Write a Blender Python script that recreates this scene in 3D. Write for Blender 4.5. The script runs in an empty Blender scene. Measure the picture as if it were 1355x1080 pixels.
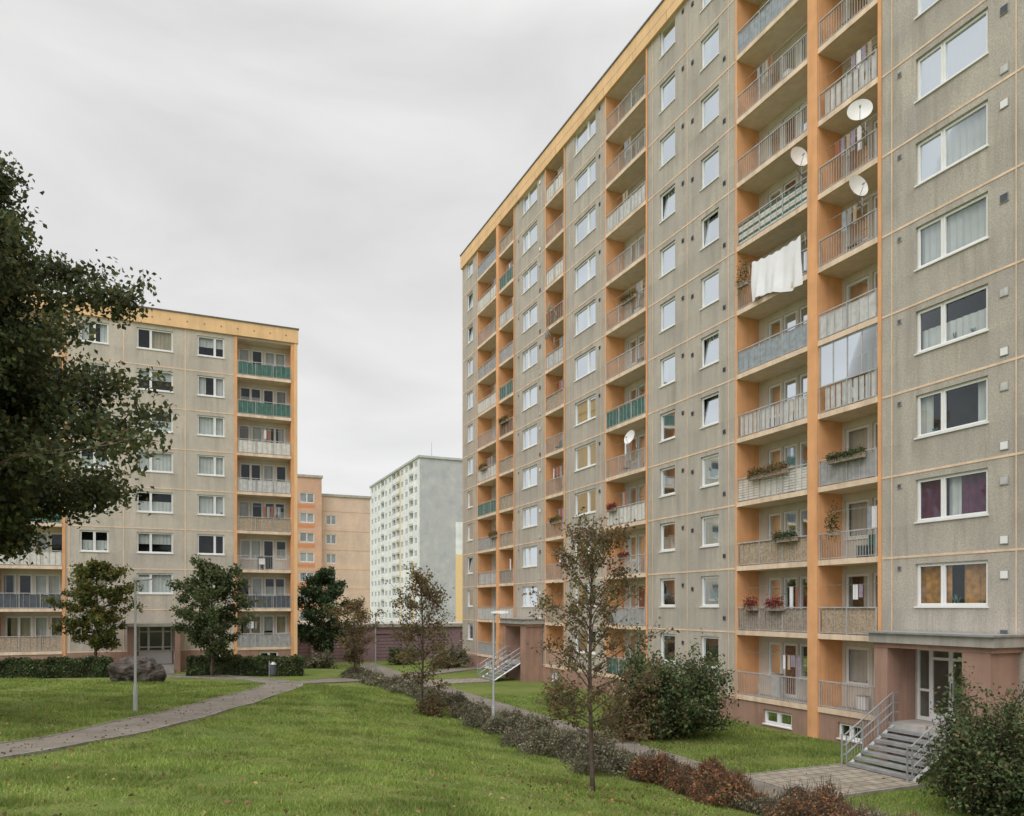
import bpy, math, random, numpy as np
from mathutils import Vector, Matrix
R=random.Random(11)
rng=np.random.default_rng(11)
scene=bpy.context.scene
try:
    scene.view_settings.view_transform='Standard'; scene.view_settings.look='None'; scene.view_settings.exposure=0
except Exception: pass
COL=scene.collection

# ------------------------------------------------------------------ materials
def nodes_of(name):
    m=bpy.data.materials.new(name); m.use_nodes=True
    nt=m.node_tree; b=nt.nodes['Principled BSDF']
    return m,nt,b
def link(nt,a,b): nt.links.new(a,b)
def N(nt,t,**kw):
    n=nt.nodes.new(t)
    for k,v in kw.items(): n.inputs[k].default_value=v
    return n
def mul(c,f): return (min(c[0]*f,1),min(c[1]*f,1),min(c[2]*f,1),1)
def mixc(nt,fac,a,b,blend='MIX'):
    n=nt.nodes.new('ShaderNodeMix'); n.data_type='RGBA'; n.blend_type=blend
    for s,v in ((0,fac),(6,a),(7,b)):
        if hasattr(v,'links'): link(nt,v,n.inputs[s])
        else: n.inputs[s].default_value=v
    return n.outputs[2]
def ramp(nt,src,a,b,lo=0.0,hi=1.0):
    n=nt.nodes.new('ShaderNodeMapRange'); n.inputs[1].default_value=a; n.inputs[2].default_value=b
    n.inputs[3].default_value=lo; n.inputs[4].default_value=hi; link(nt,src,n.inputs[0]); return n.outputs[0]
def mth(nt,op,a,b=None):
    n=nt.nodes.new('ShaderNodeMath'); n.operation=op
    for s,v in ((0,a),(1,b)):
        if v is None: continue
        if hasattr(v,'links'): link(nt,v,n.inputs[s])
        else: n.inputs[s].default_value=v
    return n.outputs[0]
def simple(name,c,rough=.7,var=.15,scale=3.0,bump=0.0,bscale=60,metal=0.0,spec=.3,dirt=0.0):
    m,nt,b=nodes_of(name)
    tc=nt.nodes.new('ShaderNodeTexCoord')
    no=N(nt,'ShaderNodeTexNoise',Scale=scale,Detail=5.0); link(nt,tc.outputs['Object'],no.inputs['Vector'])
    f=ramp(nt,no.outputs[0],.3,.7)
    col=mixc(nt,f,mul(c,1-var),mul(c,1+var))
    if dirt:
        mp=nt.nodes.new('ShaderNodeMapping'); mp.inputs['Scale'].default_value=(3,3,.25); link(nt,tc.outputs['Object'],mp.inputs['Vector'])
        st=N(nt,'ShaderNodeTexNoise',Scale=1.0,Detail=8.0,Roughness=.7); link(nt,mp.outputs[0],st.inputs['Vector'])
        col=mixc(nt,ramp(nt,st.outputs[0],.48,.72,0,dirt),col,(c[0]*.45,c[1]*.42,c[2]*.42,1))
    link(nt,col,b.inputs['Base Color'])
    b.inputs['Roughness'].default_value=rough; b.inputs['Metallic'].default_value=metal
    b.inputs['Specular IOR Level'].default_value=spec
    if bump:
        n2=N(nt,'ShaderNodeTexNoise',Scale=bscale,Detail=3.0); link(nt,tc.outputs['Object'],n2.inputs['Vector'])
        bp=N(nt,'ShaderNodeBump',Strength=bump,Distance=.02); link(nt,n2.outputs[0],bp.inputs['Height']); link(nt,bp.outputs[0],b.inputs['Normal'])
    return m
def plaster(name,c,ph=2.78,z0=-1.1,streak=.35,pw=3.4,fine_a=.6,band=0.0):
    m,nt,b=nodes_of(name)
    tc=nt.nodes.new('ShaderNodeTexCoord'); O=tc.outputs['Object']
    big=N(nt,'ShaderNodeTexNoise',Scale=.45,Detail=8.0,Roughness=.6); link(nt,O,big.inputs['Vector'])
    mp=nt.nodes.new('ShaderNodeMapping'); mp.inputs['Scale'].default_value=(1.9,1.9,.16); link(nt,O,mp.inputs['Vector'])
    st=N(nt,'ShaderNodeTexNoise',Scale=1.0,Detail=10.0,Roughness=.72,Distortion=.5); link(nt,mp.outputs[0],st.inputs['Vector'])
    msk=N(nt,'ShaderNodeTexNoise',Scale=.6,Detail=3.0); link(nt,O,msk.inputs['Vector'])
    fine=N(nt,'ShaderNodeTexNoise',Scale=20.0,Detail=7.0,Roughness=.85); link(nt,O,fine.inputs['Vector'])
    mid=N(nt,'ShaderNodeTexNoise',Scale=4.0,Detail=7.0,Roughness=.75); link(nt,O,mid.inputs['Vector'])
    off=nt.nodes.new('ShaderNodeVectorMath'); off.operation='ADD'; off.inputs[1].default_value=(0,0,-z0); link(nt,O,off.inputs[0])
    sn=nt.nodes.new('ShaderNodeVectorMath'); sn.operation='SNAP'; sn.inputs[1].default_value=(pw,50,ph); link(nt,off.outputs[0],sn.inputs[0])
    wn=nt.nodes.new('ShaderNodeTexWhiteNoise'); link(nt,sn.outputs[0],wn.inputs['Vector'])
    sep=nt.nodes.new('ShaderNodeSeparateXYZ'); link(nt,off.outputs[0],sep.inputs[0])
    fr=mth(nt,'FRACT',mth(nt,'DIVIDE',sep.outputs[2],ph))
    col=mixc(nt,ramp(nt,big.outputs[0],.3,.7),(c[0]*.78,c[1]*.79,c[2]*.82,1),(c[0]*1.12,c[1]*1.10,c[2]*1.04,1))
    s1=ramp(nt,st.outputs[0],.46,.66,0,streak); s2=ramp(nt,msk.outputs[0],.4,.6,.25,1.0)
    col=mixc(nt,mth(nt,'MULTIPLY',s1,s2),col,(c[0]*.42,c[1]*.40,c[2]*.38,1))
    if band:
        b1=mth(nt,'MULTIPLY',ramp(nt,fr,.05,.36,.25,1.0),ramp(nt,fr,.36,.40,1.0,.15)); b2=ramp(nt,st.outputs[0],.40,.62,0,band)
        b3=mth(nt,'MULTIPLY',ramp(nt,fr,.80,1.0,0,1.0),ramp(nt,st.outputs[0],.42,.62,0,band))
        col=mixc(nt,mth(nt,'MAXIMUM',mth(nt,'MULTIPLY',b1,b2),b3),col,(c[0]*.50,c[1]*.48,c[2]*.46,1))
    col=mixc(nt,ramp(nt,wn.outputs[0],0,1,0,.22),col,(c[0]*.68,c[1]*.68,c[2]*.69,1))
    col=mixc(nt,ramp(nt,mid.outputs[0],.45,.72,0,.45),col,(c[0]*.66,c[1]*.645,c[2]*.62,1))
    col=mixc(nt,ramp(nt,fine.outputs[0],.44,.58,0,fine_a),col,mul(c,.46))
    link(nt,col,b.inputs['Base Color']); b.inputs['Roughness'].default_value=.95; b.inputs['Specular IOR Level'].default_value=.15
    bp=N(nt,'ShaderNodeBump',Strength=.7,Distance=.025); link(nt,fine.outputs[0],bp.inputs['Height']); link(nt,bp.outputs[0],b.inputs['Normal'])
    return m
def leafmat(name,cols,trans=.25,scale=.8,gain=1.0,lo=.6,hi=1.35):
    m,nt,b=nodes_of(name)
    g=nt.nodes.new('ShaderNodeNewGeometry'); tc=nt.nodes.new('ShaderNodeTexCoord')
    cr=nt.nodes.new('ShaderNodeValToRGB'); link(nt,g.outputs['Random Per Island'],cr.inputs[0])
    cr.color_ramp.interpolation='CONSTANT'
    els=cr.color_ramp.elements; n=len(cols)
    cols=[tuple(x*gain for x in c) for c in cols]
    els[0].position=0; els[0].color=(*cols[0],1); els[1].position=1/n; els[1].color=(*cols[1 % n],1)
    for i in range(2,n):
        e=els.new(i/n); e.color=(*cols[i],1)
    no=N(nt,'ShaderNodeTexNoise',Scale=scale,Detail=4.0); link(nt,tc.outputs['Object'],no.inputs['Vector'])
    f=ramp(nt,no.outputs[0],.35,.65,lo,hi)
    vm=nt.nodes.new('ShaderNodeVectorMath'); vm.operation='SCALE'; link(nt,cr.outputs[0],vm.inputs[0]); link(nt,f,vm.inputs['Scale'])
    link(nt,vm.outputs[0],b.inputs['Base Color']); b.inputs['Roughness'].default_value=.6; b.inputs['Specular IOR Level'].default_value=.25
    tr=nt.nodes.new('ShaderNodeBsdfTranslucent'); link(nt,vm.outputs[0],tr.inputs[0])
    mx=nt.nodes.new('ShaderNodeMixShader'); mx.inputs[0].default_value=trans
    link(nt,b.outputs[0],mx.inputs[1]); link(nt,tr.outputs[0],mx.inputs[2])
    link(nt,mx.outputs[0],nt.nodes['Material Output'].inputs[0])
    return m
def glassmat():
    m,nt,b=nodes_of('window_glass')
    nt.nodes.remove(b)
    tr=nt.nodes.new('ShaderNodeBsdfTransparent'); tr.inputs[0].default_value=(.86,.9,.89,1)
    gl=nt.nodes.new('ShaderNodeBsdfGlossy'); gl.inputs['Roughness'].default_value=.03; gl.inputs[0].default_value=(.75,.82,.88,1)
    fr=N(nt,'ShaderNodeFresnel',IOR=1.42)
    fa=nt.nodes.new('ShaderNodeMath'); fa.operation='MULTIPLY_ADD'; fa.inputs[1].default_value=.9; fa.inputs[2].default_value=.02; link(nt,fr.outputs[0],fa.inputs[0])
    mx=nt.nodes.new('ShaderNodeMixShader'); link(nt,fa.outputs[0],mx.inputs[0]); link(nt,tr.outputs[0],mx.inputs[1]); link(nt,gl.outputs[0],mx.inputs[2])
    link(nt,mx.outputs[0],nt.nodes['Material Output'].inputs[0])
    return m

M={}
M['wall']=plaster('pebbledash_plaster',(.655,.605,.535),streak=.55,band=.5,fine_a=.68)
M['wallL']=plaster('pebbledash_plaster_light',(.71,.65,.565),ph=2.78,z0=-3.0,streak=.4,band=.35)
M['orange']=simple('apricot_render',(.79,.415,.20),.85,.10,1.2,.2,40,dirt=.3)
M['fascia']=simple('ochre_fascia',(.85,.565,.30),.8,.08,.8,.1,30,dirt=.35)
M['grout']=simple('joint_paint',(.81,.61,.44),.8,.15,1.5,dirt=.4)
M['slab']=simple('slab_edge_paint',(.80,.63,.47),.8,.15,1.5,dirt=.5)
M['ceil']=simple('loggia_ceiling',(.80,.70,.58),.9,.08,dirt=.15)
M['floor']=simple('loggia_floor',(.35,.32,.29),.9,.2)
M['back']=simple('loggia_backwall',(.66,.61,.54),.9,.12,1.0,.1,dirt=.2)
M['plinth']=simple('brown_plinth',(.38,.24,.185),.9,.15,1.0,.3,40,dirt=.5)
M['conc']=simple('concrete',(.42,.395,.36),.9,.15,2.0,.3,50,dirt=.4)
M['white']=simple('white_pvc',(.84,.84,.83),.4,.03)
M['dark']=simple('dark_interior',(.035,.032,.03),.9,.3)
M['glass']=glassmat()
M['cur_w']=simple('sheer_curtain',(.60,.60,.59),.9,.12,1.5)
M['cur_g']=simple('grey_curtain',(.34,.33,.32),.9,.15,1.5)
M['cur_b']=simple('beige_curtain',(.48,.40,.30),.9,.15,1.5)
M['cur_o']=simple('orange_curtain',(.46,.23,.08),.9,.35,5)
M['cur_p']=simple('purple_curtain',(.13,.035,.08),.9,.35,4)
M['blind']=simple('yellow_blind',(.62,.62,.30),.8,.05)
M['metal']=simple('galvanised_steel',(.44,.45,.46),.45,.15,4,metal=.6)
M['greyp']=simple('grey_paint_rail',(.46,.455,.445),.6,.15,5,dirt=.4)
M['pn_grey']=simple('grey_panel',(.38,.38,.38),.8,.2,4,dirt=.5)
M['pn_lgrey']=simple('light_grey_panel',(.58,.58,.57),.8,.15,4,dirt=.5)
M['pn_white']=simple('cream_panel',(.70,.68,.63),.8,.12,4,dirt=.4)
M['pn_green']=simple('green_panel',(.07,.165,.14),.7,.25,4,dirt=.3)
M['pn_slate']=simple('slate_panel',(.10,.11,.13),.7,.2,4)
M['pn_reed']=simple('reed_mat',(.46,.36,.26),.95,.35,14,.3,80)
M['pn_wood']=simple('weathered_wood',(.36,.30,.25),.9,.3,9,.2,40)
M['pn_brown']=simple('brown_wood',(.25,.14,.08),.85,.3,9,.2,40)
M['pn_blue']=simple('blue_grey_fabric',(.33,.37,.41),.9,.2,5)
M['pn_lilac']=simple('lilac_fabric',(.36,.30,.38),.9,.2,5)
M['door_o']=simple('terracotta_door',(.36,.14,.09),.6,.1)
M['bark']=simple('tree_bark',(.115,.085,.065),.95,.35,8,.6,30)
M['roof']=simple('roof_felt',(.16,.16,.16),.9,.2)
M['dishm']=simple('dish_paint',(.74,.73,.71),.4,.06)
M['sheet']=simple('white_cotton',(.84,.84,.86),.9,.03)
M['lobby']=simple('lobby_wall_paint',(.55,.50,.42),.8,.1)

class MB:
    def __init__(s): s.v=[]; s.f=[]; s.m=[]; s.mats=[]
    def mi(s,k):
        mt=M[k] if isinstance(k,str) else k
        if mt not in s.mats: s.mats.append(mt)
        return s.mats.index(mt)
    def quad(s,a,b,c,d,k):
        i=len(s.v); s.v+= [a,b,c,d]; s.f.append((i,i+1,i+2,i+3)); s.m.append(s.mi(k))
    def box(s,x0,x1,y0,y1,z0,z1,k):
        i=len(s.v)
        s.v+=[(x0,y0,z0),(x1,y0,z0),(x1,y1,z0),(x0,y1,z0),(x0,y0,z1),(x1,y0,z1),(x1,y1,z1),(x0,y1,z1)]
        for f in ((0,3,2,1),(4,5,6,7),(0,1,5,4),(1,2,6,5),(2,3,7,6),(3,0,4,7)): s.f.append(tuple(i+j for j in f)); s.m.append(s.mi(k))
    def tube(s,pts,r0,r1,k,sides=6,cap=True):
        n=len(pts); i0=len(s.v); P=[Vector(p) for p in pts]
        for j,p in enumerate(P):
            t=(P[min(j+1,n-1)]-P[max(j-1,0)])
            if t.length<1e-6: t=Vector((0,0,1))
            t.normalize()
            a=t.cross(Vector((.3,.9,.1)) if abs(t.z)>.9 else Vector((0,0,1))); a.normalize(); b=t.cross(a)
            r=r0+(r1-r0)*j/(n-1)
            for q in range(sides):
                an=2*math.pi*q/sides
                s.v.append(tuple(p+a*(math.cos(an)*r)+b*(math.sin(an)*r)))
        mi=s.mi(k)
        for j in range(n-1):
            for q in range(sides):
                q2=(q+1)%sides
                s.f.append((i0+j*sides+q,i0+j*sides+q2,i0+(j+1)*sides+q2,i0+(j+1)*sides+q)); s.m.append(mi)
        if cap:
            s.f.append(tuple(i0+q for q in range(sides))[::-1]); s.m.append(mi)
            s.f.append(tuple(i0+(n-1)*sides+q for q in range(sides))); s.m.append(mi)
    def obj(s,name,parent=None,smooth=False):
        me=bpy.data.meshes.new(name); me.from_pydata(s.v,[],s.f)
        for mt in s.mats: me.materials.append(mt)
        me.polygons.foreach_set('material_index',s.m)
        if smooth: me.polygons.foreach_set('use_smooth',[True]*len(s.f))
        me.update(); o=bpy.data.objects.new(name,me); COL.objects.link(o)
        if parent: o.parent=parent
        return o
def empty(name,mat=None):
    e=bpy.data.objects.new(name,None); COL.objects.link(e)
    if mat is not None: e.matrix_world=mat
    return e

D=Vector((-.4008,.9162,0)); NN=Vector((-.9162,-.4008,0)); O=Vector((24.3,0,0))
def RB(u,w,z=0): p=O+D*u+NN*w; return Vector((p.x,p.y,z))

# ------------------------------------------------------------------ terrain
cp=[(0,0,-1.8),(0,-12,-1.6),(-15,-8,-2.4),(15,-10,-3.6),(-6,8.3,-2.35),(0,10.8,-3.0),(3,9,-3.2),(6,8,-4.0),(5.1,16,-4.45),(1.7,16.2,-4.0),
(-11.05,16.3,-3.15),(-10.8,22.6,-3.5),(-12.66,25.4,-3.55),(-17,20,-3.2),(-25,20,-3.0),(-.7,28.7,-4.72),(-11.2,33.3,-3.9),(-11.8,40,-4.15),(-6.1,16.2,-3.2),
(-5.6,24.8,-3.9),(-3.7,31.4,-4.4),(-8,36,-4.1),(-19,36,-3.9),(-28,38,-3.7),(-24,46,-4.3),(-17,48,-4.4),(-13,54,-4.5),(-33,42,-4.2),(-9,46,-4.6),(-8.7,55,-4.9),
(-35,60,-4.5),(-60,30,-3.5),(-60,70,-4.5),(0,75,-5),(-20,80,-5),(-20,65,-4.9),(40,80,-5),(60,20,-5),(50,-20,-4.8),(-50,-20,-2.5),(-50,100,-5),(60,110,-5),(0,110,-5)]
for u in (8,16,24,32,40,48,56,64):
    for w in (-6,0,4,8.9): cp.append((*RB(u,w)[:2],-5.0 if w<8 else -4.93))
cp=np.array(cp,float); CC=3.0
A=np.sqrt(((cp[:,None,:2]-cp[None,:,:2])**2).sum(-1)+CC*CC)
n=len(cp); K=np.zeros((n+1,n+1)); K[:n,:n]=A-np.eye(n)*.4; K[:n,n]=1; K[n,:n]=1
W=np.linalg.solve(K,np.append(cp[:,2],0))
def Hn(X,Y):
    X=np.asarray(X,float); Y=np.asarray(Y,float); sh=X.shape; x=X.ravel(); y=Y.ravel(); out=np.full(x.shape,W[-1])
    for i in range(len(cp)): out+=W[i]*np.sqrt((x-cp[i,0])**2+(y-cp[i,1])**2+CC*CC)
    u=-(x-24.3)*.4008+y*.9162; w=-(x-24.3)*.9162-.4008*y
    k=np.clip((w-8.8)/1.5,0,1); k=k*k*(3-2*k); kk=np.clip((u+5)/12,0,1)*np.clip((90-u)/15,0,1)
    out=out*(1-(1-k)*kk)+(-5.0)*(1-k)*kk
    out+= .035*np.sin(x*.9+1.3*np.sin(y*.5))*np.cos(y*.8+.7*np.sin(x*.4))*k
    d=np.sqrt(x*x+(y-30)**2); f=np.clip((d-75)/50,0,1); f=f*f*(3-2*f)
    out=out*(1-f)-5.0*f
    return out.reshape(sh)
def H(x,y): return float(Hn(np.array([x]),np.array([y]))[0])
def grow(a,sgn,lim):
    r=[]; st=.6; p=a
    while abs(p)<lim: st*=1.3; p+=sgn*st; r.append(p)
    return r
xs=sorted(grow(-55,-1,1600)+list(np.arange(-55,45,.42))+grow(45,1,1600))
ys=sorted(grow(-12,-1,1600)+list(np.arange(-12,82,.42))+grow(82,1,1600))
gx,gy=np.meshgrid(xs,ys); gz=Hn(gx,gy)
co=np.stack([gx,gy,gz],-1).reshape(-1,3); nx=len(xs); ny=len(ys)
i=np.arange(nx-1)[None,:]+np.arange(ny-1)[:,None]*nx
fc=np.stack([i,i+1,i+1+nx,i+nx],-1).reshape(-1,4)
def npmesh(name,co,fc,mats,parent=None,smooth=False):
    me=bpy.data.meshes.new(name); k=fc.shape[1]
    me.vertices.add(len(co)); me.vertices.foreach_set('co',np.ascontiguousarray(co,dtype=np.float32).ravel())
    me.loops.add(fc.size); me.loops.foreach_set('vertex_index',np.ascontiguousarray(fc,dtype=np.int32).ravel())
    me.polygons.add(len(fc)); me.polygons.foreach_set('loop_start',np.arange(0,fc.size,k,dtype=np.int32)); 
    try: me.polygons.foreach_set('loop_total',np.full(len(fc),k,dtype=np.int32))
    except Exception: pass
    if smooth: me.polygons.foreach_set('use_smooth',np.ones(len(fc),dtype=bool))
    me.update(calc_edges=True); me.validate()
    for m in mats: me.materials.append(m)
    o=bpy.data.objects.new(name,me); COL.objects.link(o)
    if parent: o.parent=parent
    return o
def groundmat():
    m,nt,b=nodes_of('lawn_ground'); tc=nt.nodes.new('ShaderNodeTexCoord'); Oo=tc.outputs['Object']
    a=N(nt,'ShaderNodeTexNoise',Scale=.30,Detail=7.0,Roughness=.6); link(nt,Oo,a.inputs['Vector'])
    c=N(nt,'ShaderNodeTexNoise',Scale=1.8,Detail=10.0,Roughness=.78); link(nt,Oo,c.inputs['Vector'])
    e=N(nt,'ShaderNodeTexNoise',Scale=30.0,Detail=4.0,Roughness=.7); link(nt,Oo,e.inputs['Vector'])
    col=mixc(nt,ramp(nt,a.outputs[0],.38,.62),(.135,.20,.045,1),(.225,.26,.075,1))
    col=mixc(nt,ramp(nt,c.outputs[0],.48,.68,0,.6),col,(.20,.18,.085,1))
    col=mixc(nt,ramp(nt,e.outputs[0],.38,.7,0,.6),col,(.075,.105,.028,1))
    link(nt,col,b.inputs['Base Color']); b.inputs['Roughness'].default_value=1; b.inputs['Specular IOR Level'].default_value=.1
    bp=N(nt,'ShaderNodeBump',Strength=.8,Distance=.06); link(nt,e.outputs[0],bp.inputs['Height']); link(nt,bp.outputs[0],b.inputs['Normal'])
    return m
M['ground']=groundmat()
npmesh('ground',co,fc,[M['ground']],smooth=True)

def pathmat(name,c):
    m,nt,b=nodes_of(name); tc=nt.nodes.new('ShaderNodeTexCoord'); Oo=tc.outputs['Object']
    a=N(nt,'ShaderNodeTexNoise',Scale=1.1,Detail=8.0,Roughness=.65); link(nt,Oo,a.inputs['Vector'])
    e=N(nt,'ShaderNodeTexNoise',Scale=55.0,Detail=3.0); link(nt,Oo,e.inputs['Vector'])
    col=mixc(nt,ramp(nt,a.outputs[0],.35,.65),mul(c,.65),mul(c,1.15))
    col=mixc(nt,ramp(nt,e.outputs[0],.4,.65,0,.5),col,mul(c,.5))
    link(nt,col,b.inputs['Base Color']); b.inputs['Roughness'].default_value=.92
    bp=N(nt,'ShaderNodeBump',Strength=.5,Distance=.01); link(nt,e.outputs[0],bp.inputs['Height']); link(nt,bp.outputs[0],b.inputs['Normal'])
    return m
M['path']=pathmat('gravelly_asphalt',(.235,.205,.17)); M['kerb']=simple('kerb_stone',(.27,.25,.22),.95,.3,3,.3,50)
def pavemat():
    m,nt,b=nodes_of('paving_slabs'); tc=nt.nodes.new('ShaderNodeTexCoord')
    mp=nt.nodes.new('ShaderNodeMapping'); mp.inputs['Rotation'].default_value=(0,0,-.412); link(nt,tc.outputs['Object'],mp.inputs['Vector'])
    br=nt.nodes.new('ShaderNodeTexBrick'); br.offset=.5; link(nt,mp.outputs[0],br.inputs['Vector'])
    br.inputs['Color1'].default_value=(.36,.31,.25,1); br.inputs['Color2'].default_value=(.27,.235,.19,1); br.inputs['Mortar'].default_value=(.08,.08,.05,1)
    br.inputs['Scale'].default_value=1.6; br.inputs['Mortar Size'].default_value=.03; br.inputs['Brick Width'].default_value=.66; br.inputs['Row Height'].default_value=.66
    a=N(nt,'ShaderNodeTexNoise',Scale=2.5,Detail=8.0,Roughness=.7); link(nt,tc.outputs['Object'],a.inputs['Vector'])
    link(nt,mixc(nt,ramp(nt,a.outputs[0],.45,.7,0,.5),br.outputs[0],(.15,.13,.09,1)),b.inputs['Base Color']); b.inputs['Roughness'].default_value=.95
    return m
M['pave']=pavemat()
def ribbon(name,pts,width,mat='path',kerb=True,lift=.05):
    P=[Vector((p[0],p[1],0)) for p in pts]; S=[]
    for j in range(len(P)-1):
        p0=P[max(j-1,0)];p1=P[j];p2=P[j+1];p3=P[min(j+2,len(P)-1)]
        ns=max(2,int((p2-p1).length/.45))
        for q in range(ns):
            t=q/ns
            S.append(.5*((2*p1)+(p2-p0)*t+(2*p0-5*p1+4*p2-p3)*t*t+(3*p1-p0-3*p2+p3)*t**3))
    S.append(P[-1]); root=MB(); k=5
    rows=[]
    for j,p in enumerate(S):
        t=(S[min(j+1,len(S)-1)]-S[max(j-1,0)]).normalized(); nrm=Vector((-t.y,t.x,0)); rows.append((p,nrm))
    prev=None
    for j,(p,nrm) in enumerate(rows):
        cur=[]
        for q in range(k+1):
            a=(q/k-.5)*width; P2=p+nrm*a; cur.append((P2.x,P2.y,H(P2.x,P2.y)+lift))
        if prev:
            for q in range(k): root.quad(prev[q],cur[q],cur[q+1],prev[q+1],mat)
        prev=cur
    if kerb:
        for sg in (-1,1):
            prev=None
            for p,nrm in rows:
                a=p+nrm*sg*(width/2+.0); b2=p+nrm*sg*(width/2+.06); za=H(a.x,a.y)
                cur=((a.x,a.y,za-.02),(a.x,a.y,za+lift+.02),(b2.x,b2.y,za+lift+.02),(b2.x,b2.y,za-.1))
                if prev:
                    for q in range(3): root.quad(prev[q],cur[q],cur[q+1],prev[q+1],'kerb')
                prev=cur
    return root.obj(name), [ (p.x,p.y) for p,_ in rows]
PATHL=[(-16,4),(-12.6,10),(-11.05,16.3),(-10.8,22.6),(-11.0,28),(-11.3,33.3),(-11.6,38),(-12.9,42),(-16.5,45.4),(-21.3,47.6),(-26,47.6),(-34,45)]
_,pl=ribbon('footpath',PATHL,1.75)
_,pl2=ribbon('footpath',[(-12.0,41.2),(-11.0,44.3),(-9.6,48),(-8.6,52),(-9.5,57),(-13,66)],1.7,lift=.056)
_,pr=ribbon('footpath',[tuple(RB(u,8.05)[:2]) for u in (2,8,14,20,26,32,38,44,50,55,60)],1.6)
_,ps=ribbon('entrance_paving',[tuple(RB(25.9,w)[:2]) for w in (7.2,5.2,3.25)],2.9,'pave')
_,ps2=ribbon('entrance_paving',[tuple(RB(57.4,w)[:2]) for w in (7.2,5.2,3.25)],2.6,'pave')
_,ps3=ribbon('footpath',[(-8.5,52.5),(-4,60),(2,68),(4,78)],2.0,lift=.062)
slab=MB(); 
for a,b in ((34.2,35.3),(35.34,36.4)): 
    p=[RB(a,5.2,0),RB(b,5.2,0),RB(b,6.6,0),RB(a,6.6,0)]
    bot=[(q.x,q.y,-5.1) for q in p]; top=[(q.x,q.y,-4.78) for q in p]
    slab.quad(*top,'conc')
    for j in range(4): slab.quad(bot[j],bot[(j+1)%4],top[(j+1)%4],top[j],'conc')
slab.obj('concrete_inspection_cover')

# ------------------------------------------------------------------ facade parts
def wall(mb,x0,x1,z0,z1,y,ops,k):
    xs=sorted({x0,x1,*[min(max(o[0],x0),x1) for o in ops],*[min(max(o[1],x0),x1) for o in ops]})
    zs=sorted({z0,z1,*[min(max(o[2],z0),z1) for o in ops],*[min(max(o[3],z0),z1) for o in ops]})
    for a,b in zip(xs,xs[1:]):
        if b-a<1e-5: continue
        for c,d in zip(zs,zs[1:]):
            if d-c<1e-5: continue
            mx=(a+b)/2; mz=(c+d)/2
            if any(o[0]<mx<o[1] and o[2]<mz<o[3] for o in ops): continue
            mb.quad((a,y,c),(b,y,c),(b,y,d),(a,y,d),k)
def curtain(mb,a,b,z0,z1,y,k):
    n=max(4,int((b-a)/.07)); ph=R.random()*6; prev=None
    for i in range(n+1):
        x=a+(b-a)*i/n; yy=y+.022*math.sin(ph+i*1.9)+.010*math.sin(i*.7)
        if prev: mb.quad((prev[0],prev[1],z0),(x,yy,z0),(x,yy,z1),(prev[0],prev[1],z1),k)
        prev=(x,yy)
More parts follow.
